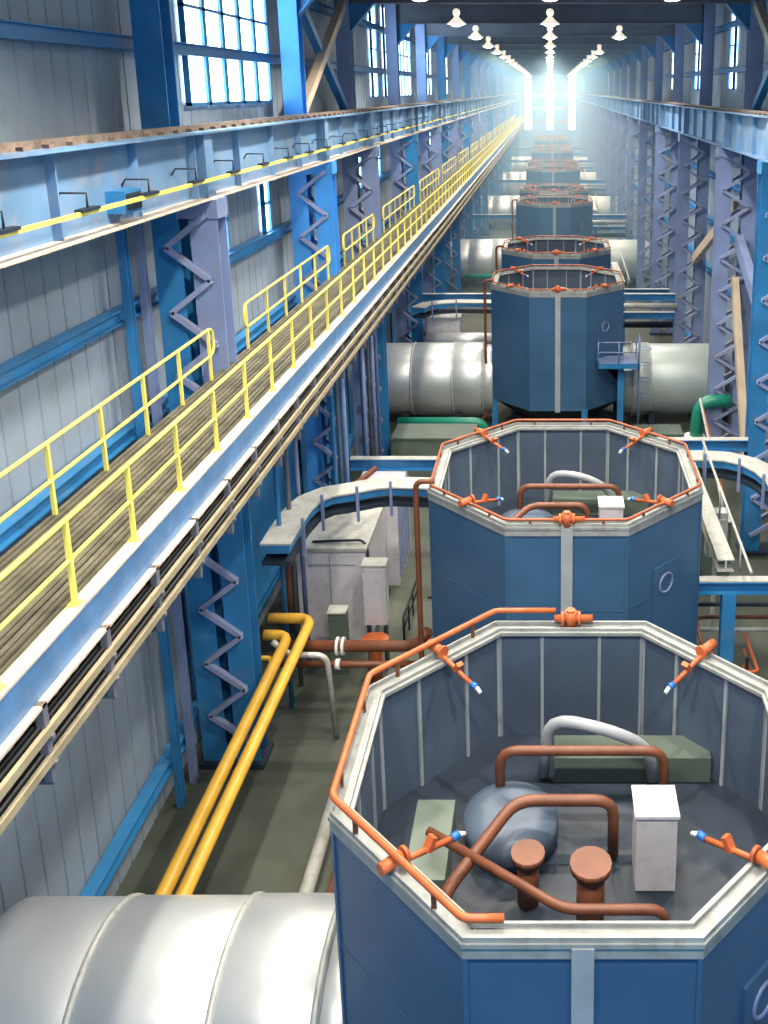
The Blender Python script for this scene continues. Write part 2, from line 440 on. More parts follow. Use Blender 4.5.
# cable ladders hung under the walkway edge
t = thing('cable_tray', (-6.15, 100, WZ-1.3), 'cable ladders on hangers under the walkway edge', 'cable tray')
for j, (x, z) in enumerate(((-5.95, WZ-.85), (-5.95, WZ-1.2), (-6.35, WZ-1.45))):
    m = MB()
    for dx in (-.2, .2): m.box(x+dx-.03, x+dx+.03, 2, 205, z-.05, z+.06)
    y = 2.2
    while y < 90: m.box(x-.2, x+.2, y-.03, y+.03, z-.03, z); y += .5
    m.build('ladder', M['tray'], t)
    for dx, r in ((-.1, .045), (.02, .03), (.1, .045)):
        MB().tube([(x+dx, 2, z+.04), (x+dx, 205, z+.04)], r, 6).build('cable', M['black'], t)
y = 11.1 - 1.6*5; hp = None
k = 0
while k < 90:
    if hp is None:
        hm = MB(); hm.box(-5.86, -5.76, y-.05, y+.05, WZ-1.5, WZ-.5); hm.box(-6.6, -5.7, y-.03, y+.03, WZ-.95, WZ-.9); hm.box(-6.6, -5.7, y-.03, y+.03, WZ-1.3, WZ-1.25); hm.box(-6.6, -5.76, y-.03, y+.03, WZ-1.55, WZ-1.5)
        hp = hm.build('hanger', M['rooff'], t); yy0 = y
    else:
        c = hp.copy(); COL.objects.link(c); c.location = (0, y-yy0, 0)
    y += 1.6; k += 1

# ------------------------------------------------------------------ octagonal stacks
A = 2.75; R = A/(2*math.sin(PI/8)); AP = R*math.cos(PI/8); SX = .377; RZ = 7.5
def octp(r, z, c=(SX, 0)): return [(c[0]+r*math.cos(PI/8+PI/4*k), c[1]+r*math.sin(PI/8+PI/4*k), z) for k in range(8)]
def octring(m, r_out, r_in, z0, z1):
    a, b, c, d = octp(r_out, z0), octp(r_out, z1), octp(r_in, z1), octp(r_in, z0)
    for k in range(8):
        j = (k+1) % 8
        m.quad(a[k], a[j], b[j], b[k]); m.quad(b[k], b[j], c[j], c[k]); m.quad(c[k], c[j], d[j], d[k]); m.quad(d[k], d[j], a[j], a[k])
def facepanel(m, ang, off, u0, u1, z0, z1, th):
    """slab on the face at angle ang, u along the face, standing off by th outside (or inside if th<0)"""
    n = Vector((math.cos(ang), math.sin(ang), 0)); uu = Vector((-math.sin(ang), math.cos(ang), 0)); c = Vector((SX, 0, 0))
    P = lambda u, d, z: c + n*d + uu*u + Vector((0, 0, z))
    a, b = sorted((off, off+th))
    m.prism([(u0, a), (u1, a), (u1, b), (u0, b)], (SX, 0, z0), (SX, 0, z1), uu, n)
def make_stack(y, label, group, near=False):
    t = thing('octagonal_stack', (SX, 0, 0), label, 'stack', group)
    m = MB(); octring(m, R, R-.12, 1.5, RZ-.05); m.build('shell', M['stack'], t)
    m = MB(); octring(m, R-.13, R-.17, 4.4, RZ-.06); m.build('lining', M['lining'], t)
    m = MB()
    for k in range(8):
        ang = PI/4*k
        for u in (-A/2+.03, -.52, .52, A/2-.06): facepanel(m, ang, AP-.17*math.cos(PI/8), u-.03, u+.03, 4.4, RZ-.1, -.04)
    m.build('lining_ribs', M['strip'], t)
    m = MB(); octring(m, R+.05, R-.3, RZ-.06, RZ); octring(m, R+.02, R-.02, RZ, RZ+.07); octring(m, R-.2, R-.24, RZ, RZ+.06); octring(m, R+.03, R, RZ-.22, RZ-.06)
    m.build('rim', M['rim'], t)
    for ang in (-PI/2, PI/2):
        m = MB(); facepanel(m, ang, AP-.005, -.13, .13, 1.45, RZ-.05, .07); m.build('cover_strip', M['strip'], t)
    m = MB()
    for k in range(8):
        for u in (-A/2+.02, A/2-.02): facepanel(m, PI/4*k, AP-.01, u-.03, u+.03, 1.5, RZ-.2, .035)
        for z in (3.4, 5.4): facepanel(m, PI/4*k, AP-.01, -A/2, A/2, z-.012, z+.012, .02)
    m.build('panel_seams', M['stack'], t)
    m = MB(); a, b = octp(R-.02, 1.52), octp(R*.55, .35)
    for k in range(8):
        j = (k+1) % 8; m.quad(a[k], a[j], b[j], b[k])
    m.quad(*b); m.build('hopper', M['dark'], t)
    for k in (0, 2, 4, 6):
        ang = PI/8+PI/4*k; x, yy = SX+(R-.1)*math.cos(ang), (R-.1)*math.sin(ang)
        ang = PI/4+PI/4*k
        MB().box(x-.15, x+.15, yy-.15, yy+.15, 0, 1.6).build('support_leg', M['blue'], t)
    # orange fire pipe on the rim
    ring = MB(); pts = octp(R-.02, RZ+.16)
    if near: ring.tube([((pts[1][0]*.4+pts[2][0]*.6), pts[1][1], RZ+.3)]+[(p[0], p[1], RZ+.3) for p in pts[2:6]]+[(SX-.9, pts[5][1], RZ+.3)], .05, 8, bend=.1)
    else: ring.tube(pts, .036, 8, closed=True, bend=.12)
    ro = ring.build('fire_pipe', M['orange'] if near else M['ringpipe'], t)
    for k in ((2,3,4) if near else range(8)):
        p, q = Vector(pts[k]), Vector(pts[(k+1) % 8])
        for f in (.2, .8):
            c = p.lerp(q, f); MB().box(c.x-.03, c.x+.03, c.y-.03, c.y+.03, RZ, RZ+(.3 if near else .16)).build('pipe_clip', M['rust'], ro)
    for k in range(4):
        ang = PI/4+PI/2*k; n = Vector((math.cos(ang), math.sin(ang), 0)); c = Vector((SX, 0, 0))
        a = c+n*(AP+.05)+Vector((0,0,RZ+.16)); b = c+n*(AP-.95)+Vector((0,0,RZ-.1))
        m = MB().cyl(a+n*.12, b, .042, 8); m.cyl(a+n*.12, a-n*.2, .085, 10); m.cyl(a-n*.22, a-n*.27, .11, 10)
        m.bar(c+n*(AP-.55)+Vector((0,0,RZ-.02)), c+n*(AP-.65)+Vector((0,0,RZ+.14)), .12, .08)
        arm = m.build('nozzle_arm', M['orange'], t)
        MB().cyl(b, b-n*.12, .055, 8).build('nozzle_body', M['bluetip'], arm)
        MB().cyl(b-n*.12, b-n*.22-Vector((0,0,.06)), .035, 8).build('nozzle_tip', M['whitetip'], arm)
    for s in ((1,) if near else (-1,)):
        m = MB(); yy = s*(AP-.05)
        m.cyl((SX-.3, yy, RZ+.16), (SX+.4, yy, RZ+.16), .07, 8); m.cyl((SX, yy, RZ+.0), (SX, yy, RZ+.3), .11, 12); m.cyl((SX-.18, yy-.02, RZ+.16), (SX-.12, yy-.02, RZ+.16), .13, 12); m.cyl((SX+.12, yy, RZ+.16), (SX+.18, yy, RZ+.16), .13, 12)
        m.cyl((SX, yy, RZ+.3), (SX, yy, RZ+.34), .08, 10)
        m.build('valve', M['orange'], t)
    # hatch on the face turned to the right of the camera
    m = MB(); facepanel(m, -PI/4, AP-.01, -.45, .45, 4.05, 6.1, .06)
    h = m.build('hatch', M['stack'], t)
    n = Vector((math.cos(-PI/4), math.sin(-PI/4), 0)); c = Vector((SX, 0, 0))+n*(AP+.05)+Vector((0,0,5.6))
    mm = MB(); U = Vector((-n.y, n.x, 0)); mm.tube([c+U*(.24*math.cos(q*PI/8))+Vector((0,0,.24*math.sin(q*PI/8))) for q in range(16)], .035, 6, closed=True)
    mm.build('porthole', M['lav'], h)
    # inside
    m = MB(); p = octp(R-.18, 5.3); m.quad(*p); m.build('inner_floor', M['dark'], t)
    m = MB(); z = 6.0
    m.tube([(SX-1.9,-1.2,5.4),(SX-1.9,-1.2,z),(SX-.9,.2,z+.4),(SX+.6,.2,z+.4),(SX+.6,.2,5.4)], .09, 8, bend=.3)
    m.tube([(SX-1.2,1.2,5.4),(SX-1.2,1.2,z+.5),(SX+1.5,1.2,z+.5),(SX+1.5,1.2,5.4)], .08, 8, bend=.3)
    m.tube([(SX-2.2,-.2,z+.2),(SX-.2,-1.6,z+.2),(SX+1.2,-1.6,z+.2),(SX+1.2,-1.6,5.4)], .07, 8, bend=.25)
    m.cyl((SX+.2,-1.0,5.32),(SX+.2,-1.0,6.3),.2,12); m.cyl((SX-.7,-.6,5.32),(SX-.7,-.6,6.1),.16,12)
    m.cyl((SX+.2,-1.0,6.3),(SX+.2,-1.0,6.4),.3,14); m.cyl((SX-.7,-.6,6.1),(SX-.7,-.6,6.2),.25,14)
    m.build('inner_piping', M['rust'], t)
    m = MB().tube([(SX-.5,2.0,5.4),(SX-.4,1.9,6.6),(SX+.5,1.5,6.7),(SX+1.3,1.7,6.2),(SX+1.4,1.9,5.4)], .1, 10, bend=.45)
    m.build('inner_hose', M['strip'], t)
    m = MB().box(SX+.9, SX+1.5, -.4, .2, 5.32, 6.6); m.box(SX+.87, SX+1.53, -.43, .23, 6.6, 6.65)
    m.build('inner_cabinet', M['white'], t)
    m = MB().lathe([(.4,5.32),(.75,5.4),(.75,5.8),(.45,5.9),(.4,5.9)], (SX-1.0, .6, 0), 20)
    m.build('bellmouth', M['lining'], t)
    MB().box(SX-.3, SX+2.4, 1.9, 2.5, 5.32, 5.8).build('inner_plinth', M['box'], t); MB().box(SX-2.5,SX-1.9,-.8,.8,5.32,5.9).build('inner_plinth', M['box'], t)
    return t
SY = []
for k in range(6): SY += [12.25+35.85*k, 22.9+35.85*k]
G = 'octagonal stacks down the middle of the hall'
proto = make_stack(0, 'nearest octagonal blue stack, its open top with orange pipework at the camera', G)
labels = ['nearest octagonal blue stack, its open top with orange pipework below the camera',
          'large open octagonal blue stack, second from the camera, pipes inside',
          'tall octagonal blue stack with a side platform, third from the camera',
          'octagonal blue stack close behind the one with the platform, fourth from the camera'] + \
         ['octagonal blue stack in the hazy row, %s from the camera' % ORD[k] for k in range(4, 12)]
near = make_stack(0, labels[0], G, True); near.location = (SX, SY[0], 0)
for k, y in enumerate(SY):
    if k == 0: continue
    if k == 1: proto.location = (SX, y, 0); proto['label'] = labels[1]; proto['_o'] = tuple(proto.location)
    else: dup(proto, (SX, y, 0), labels[k], G)

# big horizontal ducts beside every other stack
def duct(y, s, label, group):
    x0 = s*AP + SX - s*.02; x1 = s*8.95
    t = thing('round_duct', ((x0+x1)/2, y, 0), label, 'duct', group)
    r = 1.95; zc = 2.15; mt = M['silver'] if s < 0 else M['silver2']
    cuts = [0, .55, 2.1, 4.2, abs(x1-x0)] if s < 0 else [0, .6, 1.5, abs(x1-x0)]
    rr = [r-.12, r, r-.03, r-.05] if s < 0 else [r-.15, r-.02, r-.08]
    for i in range(len(cuts)-1):
        a, b = x0+s*cuts[i], x0+s*cuts[i+1]-s*.03
        R0 = rr[i]; w = b-a
        MB().lathe([(R0-.03,0),(R0,s*.05),(R0,w-s*.05),(R0-.03,w)], (a, y, zc), 48, 'x').build('duct_section', mt, t)
        if i: 
            MB().lathe([(R0+.02,-s*.05),(R0+.05,-s*.03),(R0+.05,s*.03),(R0+.02,s*.05)], (a-s*.015, y, zc), 48, 'x').build('band', M['galv'], t)
    for f in (.3, .75):
        x = x0+(x1-x0)*f; m = MB(); m.box(x-.15, x+.15, y-1.6, y+1.6, 0, .75); m.build('cradle', M['dark'], t)
    return t
names = {2: 'beside the stack with the platform'}
for k in (0, 2, 4, 6, 8, 10):
    who = {0: 'beside the nearest stack', 2: 'beside the stack with the platform'}.get(k, 'beside the %s stack' % ORD[k])
    duct(SY[k], -1, 'big round silver duct on the left, %s' % who, 'silver ducts left of the stacks')
    if k: duct(SY[k], 1, 'big round grey duct on the right, %s' % who, 'grey ducts right of the stacks')

# tie beams between the left and right columns, crossing between the stacks of a pair
for k, y in enumerate((54, 90, 126, 162, 198)):
    a, b = ORD[2+2*k], ORD[3+2*k]
    for z, w in ((5.5, 'upper'), (4.4, 'lower')):
        x0 = -7.4 if z > 5 else .4
        t = thing('tie_beam', (0, y, z), '%s blue tie beam crossing between the %s and %s stacks' % (w, a, b), 'beam', 'tie beams between stack pairs')
        MB().ibeam((x0, y, z-.2), (7.4, y, z-.2), .32, .38, .04, .04).build('beam', M['blue'], t)
        MB().box(x0, 7.4, y-.15, y+.15, z-.01, z+.01).build('lit_top', M['galv'], t)  # pale strip paints the light falling on the beam top
for s_, x0, x1, z, side in ((-1, -7.4, -2.0, 3.75, 'left'), (1, 1.2, 7.4, 4.5, 'right')):
    t = thing('tie_beam', ((x0+x1)/2, 33, z), 'blue tie beam behind the second stack reaching the %s column' % side, 'beam', 'tie beams behind the second stack')
    MB().ibeam((x0, 33, z-.22), (x1, 33, z-.22), .36, .44, .04, .04).build('beam', M['blue'], t)
    MB().box(x0, x1, 32.83, 33.17, z-.01, z+.01).build('lit_top', M['galv'], t)  # lit upper face of the beam, painted as a pale strip

# covered cable trays that come from the left columns and bend to a stack
def tray(pts, z, w, label, name='cable_trunking'):
    t = thing(name, (pts[0][0], pts[0][1], z-1), label, 'cable trunking')
    def ribbon(m, half, z0, z1):
        P = [Vector((p[0], p[1], 0)) for p in pts]; Ls, Rs = [], []
        for i, p in enumerate(P):
            d = (P[min(i+1, len(P)-1)] - P[max(i-1, 0)]).normalized(); nn = Vector((-d.y, d.x, 0))
            Ls.append(p+nn*half); Rs.append(p-nn*half)
        for i in range(len(P)-1):
            a, b, c, d = Ls[i], Ls[i+1], Rs[i+1], Rs[i]
            lo = [Vector((q.x, q.y, z0)) for q in (a, b, c, d)]; hi = [Vector((q.x, q.y, z1)) for q in (a, b, c, d)]
            m.quad(*hi); m.quad(*lo); m.quad(lo[0], lo[1], hi[1], hi[0]); m.quad(lo[2], lo[3], hi[3], hi[2])
        m.quad((Ls[0].x,Ls[0].y,z0),(Rs[0].x,Rs[0].y,z0),(Rs[0].x,Rs[0].y,z1),(Ls[0].x,Ls[0].y,z1))
        m.quad((Ls[-1].x,Ls[-1].y,z0),(Rs[-1].x,Rs[-1].y,z0),(Rs[-1].x,Rs[-1].y,z1),(Ls[-1].x,Ls[-1].y,z1))
    m = MB(); ribbon(m, w/2, z-.05, z); m.build('lid', M['galv'], t)
    m = MB(); ribbon(m, w/2-.05, z-.28, z-.05); m.build('trough', M['blue'], t)
    m = MB(); ribbon(m, w/2-.02, z-.62, z-.5); m.build('lower_tray', M['dark'], t)
    for i in range(1, len(pts)-1, 2):
        p = Vector((pts[i][0], pts[i][1], 0)); d = (Vector(pts[i+1]) - Vector(pts[i-1])).normalized(); nn = Vector((-d.y, d.x, 0))
        if nn.y > 0: nn = -nn
        c = p + nn*(w/2+.04); MB().box(c.x-.04, c.x+.04, c.y-.04, c.y+.04, z-.9, z+.2).build('hanger', M['lav'], t)
        for q in (z-.55, z-.3): MB().bar((c.x, c.y, q), (c.x-nn.x*w, c.y-nn.y*w, q), .05, .05).build('rung', M['lav'], t)
    return t
tray([(-3.3,26.4),(-4.7,26.5),(-5.2,26.4),(-5.8,26.1),(-6.5,25.8),(-6.9,25.3),(-7.05,24.6),(-7.1,23.6),(-7.1,22.5)], CZ-11.4, .8, 'pale topped cable trunking curving from the left columns to the second stack')
tray([(3.9,28.4),(4.9,28.4),(5.6,28.3),(6.2,27.9),(6.6,27.2),(6.8,26.4),(6.85,24.5)], CZ-11.3, .8, 'dark curved cable trunking on the right of the second stack')
tray([(-3.2,51.5),(-5.2,51.6),(-6.2,51.3),(-6.8,50.9),(-7.1,50.0)], CZ-11.4, .8, 'cable trunking bending to the left side of the third stack')

# right side of the second stack: beams, post, handrail
t = thing('platform_frame', (4.8, 21.7, 0), 'blue steel frame on a post to the right of the second stack', 'frame')
MB().ibeam((SX+AP+.02, 21.7, 4.85), (7.4, 21.7, 4.85), .3, .34, .04, .04).build('cross_beam', M['blue'], t)
MB().ibeam((4.5, 21.7, 0), (4.5, 21.7, 4.68), .34, .34, .04, .04, up=(0,1,0)).build('post', M['blue'], t)
MB().ibeam((4.45, 21.9, 5.3), (4.35, 28.0, 5.45), .42, .34, .03, .04).build('long_beam', M['galv'], t)
MB().tube([(4.85, 20.8, 5.7), (4.8, 28.2, 6.3)], .04, 8).build('handrail', M['galv'], t)
for yy in (22, 25, 28): MB().tube([(4.83, yy, 5.1), (4.83, yy, 5.8+.07*(yy-20.8))], .03, 6).build('handrail_post', M['galv'], t)
MB().box(3.75, 7.4, 21.56, 21.84, 5.02, 5.05).build('lit_top', M['galv'], t)  # pale strip for a light-struck beam top, as on the tie beams
frame = t
for k, off in enumerate((35.85, 71.7, 107.55)):
    dup(frame, (4.8, 21.7+off, 0), 'blue steel frame on a post to the right of the %s stack' % ORD[3+2*k], 'post frames right of the stacks')
frame['group'] = 'post frames right of the stacks'
single(MB().box(4.6, 5.2, 25.6, 26.0, 3.6, 5.0).box(4.65, 5.15, 25.57, 25.6, 4.3, 4.8).box(4.85, 4.95, 25.7, 25.9, 0, 3.6), 'control_box', M['galv'], 'grey control box on a stand right of the second stack', 'box')
t = thing('valve_rack', (4.1, 23.2, 0), 'rack of small orange pipes at the right foot of the second stack', 'pipe rack')
for j in range(3):
    MB().tube([(4.0, 22.6, .8+.5*j), (5.6, 22.6, .8+.5*j), (5.6, 24.4, .8+.5*j)], .05, 8, bend=.15).build('pipe', M['orange'], t)
for x in (4.2, 5.3): MB().box(x-.04, x+.04, 22.64, 22.72, 0, 2.2).build('stand', M['dark'], t)

# access platform on the third stack
y3 = SY[2]
t = thing('access_platform', (3.35, y3-2.9, 0), 'blue access platform with railing on the third stack', 'platform')
px, py, pz = 3.35, y3-2.85, 4.05
MB().box(px-1.0, px+.95, py-.75, py+.6, pz-.06, pz).build('deck', M['lav'], t)  # lavender colour stands in for blue light on a galvanised deck
m = MB(); m.box(px-1.03, px+.98, py-.78, py-.74, pz-.28, pz-.02); m.box(px-1.03, px-.99, py-.78, py+.6, pz-.28, pz-.02); m.box(px+.94, px+.98, py-.78, py+.6, pz-.28, pz-.02); m.build('edge_frame', M['blue'], t)
MB().box(px+.0, px+.3, py-.3, py, 0, pz-.06).build('post', M['blue'], t)
MB().prism([(0,0),(0,-1.1),(1.0,0)], (px+.13, py-.17, pz-.1), (px+.17, py-.17, pz-.1), Vector((-1,0,0)), Vector((0,0,1))).build('bracket', M['blue'], t)
m = MB()
for zz in (.55, 1.05): m.tube([(px-1.0, py+.2, pz+zz), (px-1.0, py-.76, pz+zz), (px+.95, py-.76, pz+zz), (px+.95, py+.55, pz+zz)], .03, 6)
for p in ((px-1,py-.76),(px,py-.76),(px+.95,py-.76),(px+.95,py+.5),(px-1,py+.2)): m.tube([(p[0],p[1],pz),(p[0],p[1],pz+1.05)], .03, 6)
m.build('railing', M['lav'], t)
m = MB()
for dx in (-.22, .22): m.tube([(px+.95+.12, py+dx, 0), (px+.95+.12, py+dx, pz+1.2)], .03, 6)
z = .3
while z < pz: m.tube([(px+1.07, py-.22, z), (px+1.07, py+.22, z)], .02, 6); z += .3
for z in (2.2, 3.0, 3.8, 4.6): m.tube([(px+1.07, py-.22, z), (px+1.5, py-.3, z), (px+1.7, py, z), (px+1.5, py+.3, z), (px+1.07, py+.22, z)], .018, 6)
m.build('caged_ladder', M['lav'], t)

# ------------------------------------------------------------------ pipes and plant on the floor
def pipe(name, pts, r, mt, label, cat='pipe', bend=.35, flanges=(), n=12, group=None):
    t = thing(name, (pts[0][0], pts[0][1], min(p[2] for p in pts)), label, cat, group)
    MB().tube(pts, r, n, bend=bend).build('run', mt, t)
    for (p, q) in flanges: MB().cyl(p, q, r*1.6, 14).build('flange', M['whitetip'] if mt in (M['rust'], M['green']) else mt, t)
    return t
for k in range(12):
    if k in (1, 2, 3, 4):
        y = SY[k]; x = SX-AP-.22
        pipe('riser_pipe', [(x+.35, y-1.3, RZ+.22), (x-.12, y-1.3, RZ+.22), (x-.12, y-1.3, .6), (x-.5, y-1.3, .25)], .07, M['rust'], 'brown riser pipe down the left corner of the %s stack' % ORD[k], bend=.2, n=8, group='riser pipes on stack corners')
        
pipe('gas_pipe', [(-7.6, 23.1, 3.1), (-6.45, 23.1, 3.1), (-6.55, 8.0, 3.1)], .14, M['ypipe'], 'outer yellow pipe bending towards the camera at the left column', bend=.4)
pipe('gas_pipe', [(-7.6, 22.6, 2.9), (-6.95, 22.6, 2.9), (-7.0, 8.0, 2.9)], .14, M['ypipe'], 'inner yellow pipe bending towards the camera, nearer the left column', bend=.4)
pipe('gas_pipe', [(-7.6, 22.0, 2.6), (-7.2, 22.0, 2.6), (-7.3, 8.0, 2.2)], .07, M['ypipe'], 'thin yellow pipe beside the two thick yellow pipes', bend=.3)
pipe('water_pipe', [(-7.3, 22.8, 2.45), (-3.6, 22.8, 2.45), (-3.25, 22.8, 2.9)], .15, M['rust'], 'thick brown pipe running across to the second stack', flanges=[((-5.75,22.8,2.45),(-5.68,22.8,2.45)), ((-5.6,22.8,2.45),(-5.53,22.8,2.45))])
pipe('water_pipe', [(-7.3, 22.5, 2.1), (-3.3, 22.5, 2.1)], .09, M['rust'], 'thinner brown pipe under the thick brown pipe', flanges=[((-5.72,22.5,2.1),(-5.6,22.5,2.1))])
pipe('water_pipe', [(-7.3, 22.3, 2.9), (-6.9, 22.3, 2.5), (-5.9, 22.3, 2.5), (-5.75, 22.3, .05)], .08, M['galv'], 'pale grey pipe bending down by the yellow pipes', bend=.3)
pipe('water_pipe', [(-7.35, 24.2, 2.2), (-7.35, 24.2, 4.35), (-6.5, 26.0, 5.05), (-5.6, 28.5, 5.2)], .09, M['rust'], 'red brown pipe rising over the white enclosure', bend=.3)
pipe('green_pipe', [(-7.2, 42.6, 1.7), (-3.2, 42.6, 1.7), (-2.9, 42.6, 0)], .24, M['green'], 'green pipe running left in front of the silver duct', bend=.4)
pipe('green_pipe', [(-7.2, 43.2, 1.1), (-3.6, 43.2, 1.1), (-3.5, 43.2, 0)], .13, M['green'], 'thin green pipe behind the thick green pipe')
pipe('green_pipe', [(8.2, 41.0, 3.3), (6.75, 41.0, 3.3), (6.6, 41.0, .0)], .3, M['green'], 'green pipe with a flanged elbow by the right columns', bend=.8, flanges=[((6.61,41,1.5),(6.61,41,1.65))])
pipe('green_pipe', [(-7.2, 78.8, 1.7), (-3.2, 78.8, 1.7), (-3.1, 78.8, 0)], .24, M['green'], 'far green pipe left of the fifth stack')
pipe('stair_rail', [(6.7, 40.4, 3.6), (6.9, 34.0, .4)], .06, M['galv'], 'pale sloping handrail by the right columns', 'handrail')
pipe('stair_rail', [(6.9, 40.6, 3.0), (7.2, 36.0, .5)], .06, M['orange'], 'orange sloping pipe by the right columns', 'pipe')

t = thing('enclosure', (-6.75, 28.2, 0), 'large white equipment enclosure under the cable trunking', 'enclosure')
MB().box(-7.75, -5.65, 26.5, 29.9, .1, 3.35).build('body', M['white'], t)
MB().box(-7.82, -5.58, 26.43, 29.97, 3.35, 3.45).build('lid', M['galv'], t)
m = MB(); m.box(-6.75, -6.72, 26.47, 26.5, .3, 3.2); m.box(-7.4, -5.95, 26.47, 26.5, 2.86, 2.9); m.build('door_seams', M['strip'], t)
MB().tube([(-7.3, 26.8, 3.5), (-5.75, 26.8, 3.55), (-5.6, 26.7, 3.3), (-5.6, 26.42, .4)], .04, 8, bend=.15).build('conduit', M['dark'], t)
MB().box(-7.85, -5.55, 26.4, 30.0, 0, .1).build('plinth', M['dark'], t)
t = thing('enclosure', (-5.9, 32, 0), 'tall pale enclosure behind the large white one', 'enclosure')
MB().box(-6.9, -5.3, 30.4, 33.2, 0, 3.3).build('body', M['white'], t)
m = MB(); 
for q in range(5): m.box(-5.3, -5.26, 30.6+.5*q, 30.8+.5*q, .2, 3.2)
m.build('side_ribs', M['lav'], t)
t = thing('enclosure', (-6.0, 52.4, 0), 'white enclosure behind the left silver duct of the third stack', 'enclosure')
MB().box(-6.9, -5.1, 51.9, 53.4, 0, 4.5).build('body', M['white'], t); MB().box(-6.96, -5.04, 51.84, 53.46, 4.5, 4.58).build('lid', M['galv'], t)
pipe('round_pipe', [(-6.9, 51.4, 3.4), (-2.6, 51.4, 3.4)], .42, M['silver'], 'smaller silver pipe running behind the big left duct of the third stack', 'pipe')
for q, (x0, x1, y0, z1) in enumerate(((4.3, 5.0, 30.2, 1.9), (5.3, 6.3, 30.4, 2.4), (4.2, 5.4, 20.0, 1.4))):
    t = thing('control_cabinet', ((x0+x1)/2, y0, 0), ('narrow grey green cabinet behind the right post of the second stack', 'wide grey green cabinet near the right columns behind the second stack', 'low grey green cabinet at the foot of the right blue post')[q], 'cabinet')
    MB().box(x0, x1, y0, y0+.7, 0, z1).build('body', M['box'], t); MB().box(x0+.06, x1-.06, y0-.03, y0, .15, z1-.1).build('door', M['box'], t); MB().box(x0-.03, x1+.03, y0-.03, y0+.73, z1, z1+.05).build('top', M['galv'], t)
for q, (x, z) in enumerate(((3.9, 1.9), (4.15, 2.3), (3.75, 2.7))):
    pipe('small_pipe', [(x, 21.0, .1), (x, 21.0, z), (x, 24.5, z), (6.8, 24.5, z)], .06, (M['galv'], M['rust'], M['dark'])[q], ('pale thin pipe', 'brown thin pipe', 'dark thin pipe')[q] + ' bent around the right foot of the second stack', bend=.3)
for q in range(4):
    y = SY[2*q+2]+5.3
    pipe('cross_pipe', [(3.2, y, 0), (3.2, y, 4.9), (7.3, y, 4.9)], .16, M['galv'], 'pale pipe crossing to the right columns behind the %s stack' % ORD[2*q+2], group='cross pipes on the right')
    pipe('cross_pipe', [(3.2, y+1.6, 0), (3.2, y+1.6, 3.4), (7.3, y+1.6, 3.4)], .2, M['dark'], 'dark pipe crossing to the right columns behind the %s stack' % ORD[2*q+2], group='cross pipes on the right')
t = thing('control_cabinet', (-5.17, 25.5, 0), 'small white cabinet on a stand beside the large white enclosure', 'cabinet')
MB().box(-5.5, -4.83, 25.3, 25.75, 1.55, 3.45).build('body', M['white'], t)
MB().box(-5.53, -4.8, 25.27, 25.78, 3.45, 3.5).build('top', M['galv'], t)
MB().box(-5.44, -4.9, 25.28, 25.3, 1.65, 3.38).build('door', M['white'], t)
m = MB(); m.box(-5.45, -5.38, 25.35, 25.7, 0, 1.55); m.box(-4.95, -4.88, 25.35, 25.7, 0, 1.55); m.build('stand', M['dark'], t)
single(MB().lathe([(.38,1.2),(.42,1.22),(.42,1.3),(.38,1.32),(.2,1.34)], (-5.15,24.95,0), 20).cyl((-5.15,24.95,0),(-5.15,24.95,1.2),.2,12), 'orange_drum', M['orange'], 'round orange capped fitting below the small white cabinet', 'valve')
t = thing('control_cabinet', (-6.2, 25.2, 0), 'narrow grey green cabinet in front of the white enclosure', 'cabinet')
MB().box(-6.5, -6.0, 25.0, 25.4, 0, 2.1).build('body', M['box'], t); MB().box(-6.45, -6.05, 24.97, 25.0, .15, 2.0).build('door', M['box'], t)
MB().box(-6.53, -5.97, 24.96, 25.43, 2.1, 2.14).build('top', M['galv'], t)
t = thing('equipment_skid', (-5.3, 40.6, 0), 'low grey green equipment skid in front of the left silver duct', 'skid')
MB().box(-7.0, -3.4, 39.8, 41.6, 0, 1.9).build('body', M['box'], t); m = MB(); m.box(-6.2,-5.6,39.77,39.8,.5,1.0); m.box(-4.9,-4.4,39.77,39.8,.3,1.1); m.build('panel', M['dark'], t)
MB().box(-7.05, -3.35, 39.75, 41.65, 1.9, 1.97).build('top', M['box'], t)
t = thing('equipment_skid', (5.6, 42.2, 0), 'low grey equipment plinth in front of the right grey duct', 'skid')
MB().box(4.2, 6.3, 43.0, 44.2, 0, .9).build('body', M['box'], t); MB().box(4.1, 6.4, 42.9, 44.3, .9, .98).build('top', M['box'], t)
t = thing('pipe_guard', (-4.1, 27.6, 0), 'low dark guard rail on the floor beside the second stack', 'guard rail')
MB().tube([(-4.6, 26.8, .0), (-4.6, 26.8, .9), (-4.5, 29.3, .9), (-4.5, 29.3, 0)], .04, 8).build('rail', M['black'], t)
MB().tube([(-4.6, 26.8, .5), (-4.5, 29.3, .5)], .03, 8).build('mid_rail', M['black'], t)
for yy in (27.6, 28.5): MB().tube([(-4.56, yy, 0), (-4.56, yy, .9)], .03, 8).build('post', M['black'], t)
t = thing('floor_pit', (-3.9, 31, 0), 'dark floor grating beside the second stack', 'grating')
m = MB()
for q in range(14): m.box(-4.1, -3.1, 29.6+.2*q, 29.7+.2*q, .0, .05)
m.box(-4.2, -3.0, 29.5, 29.56, 0, .06); m.box(-4.2, -3.0, 32.4, 32.46, 0, .06); m.build('bars', M['black'], t)
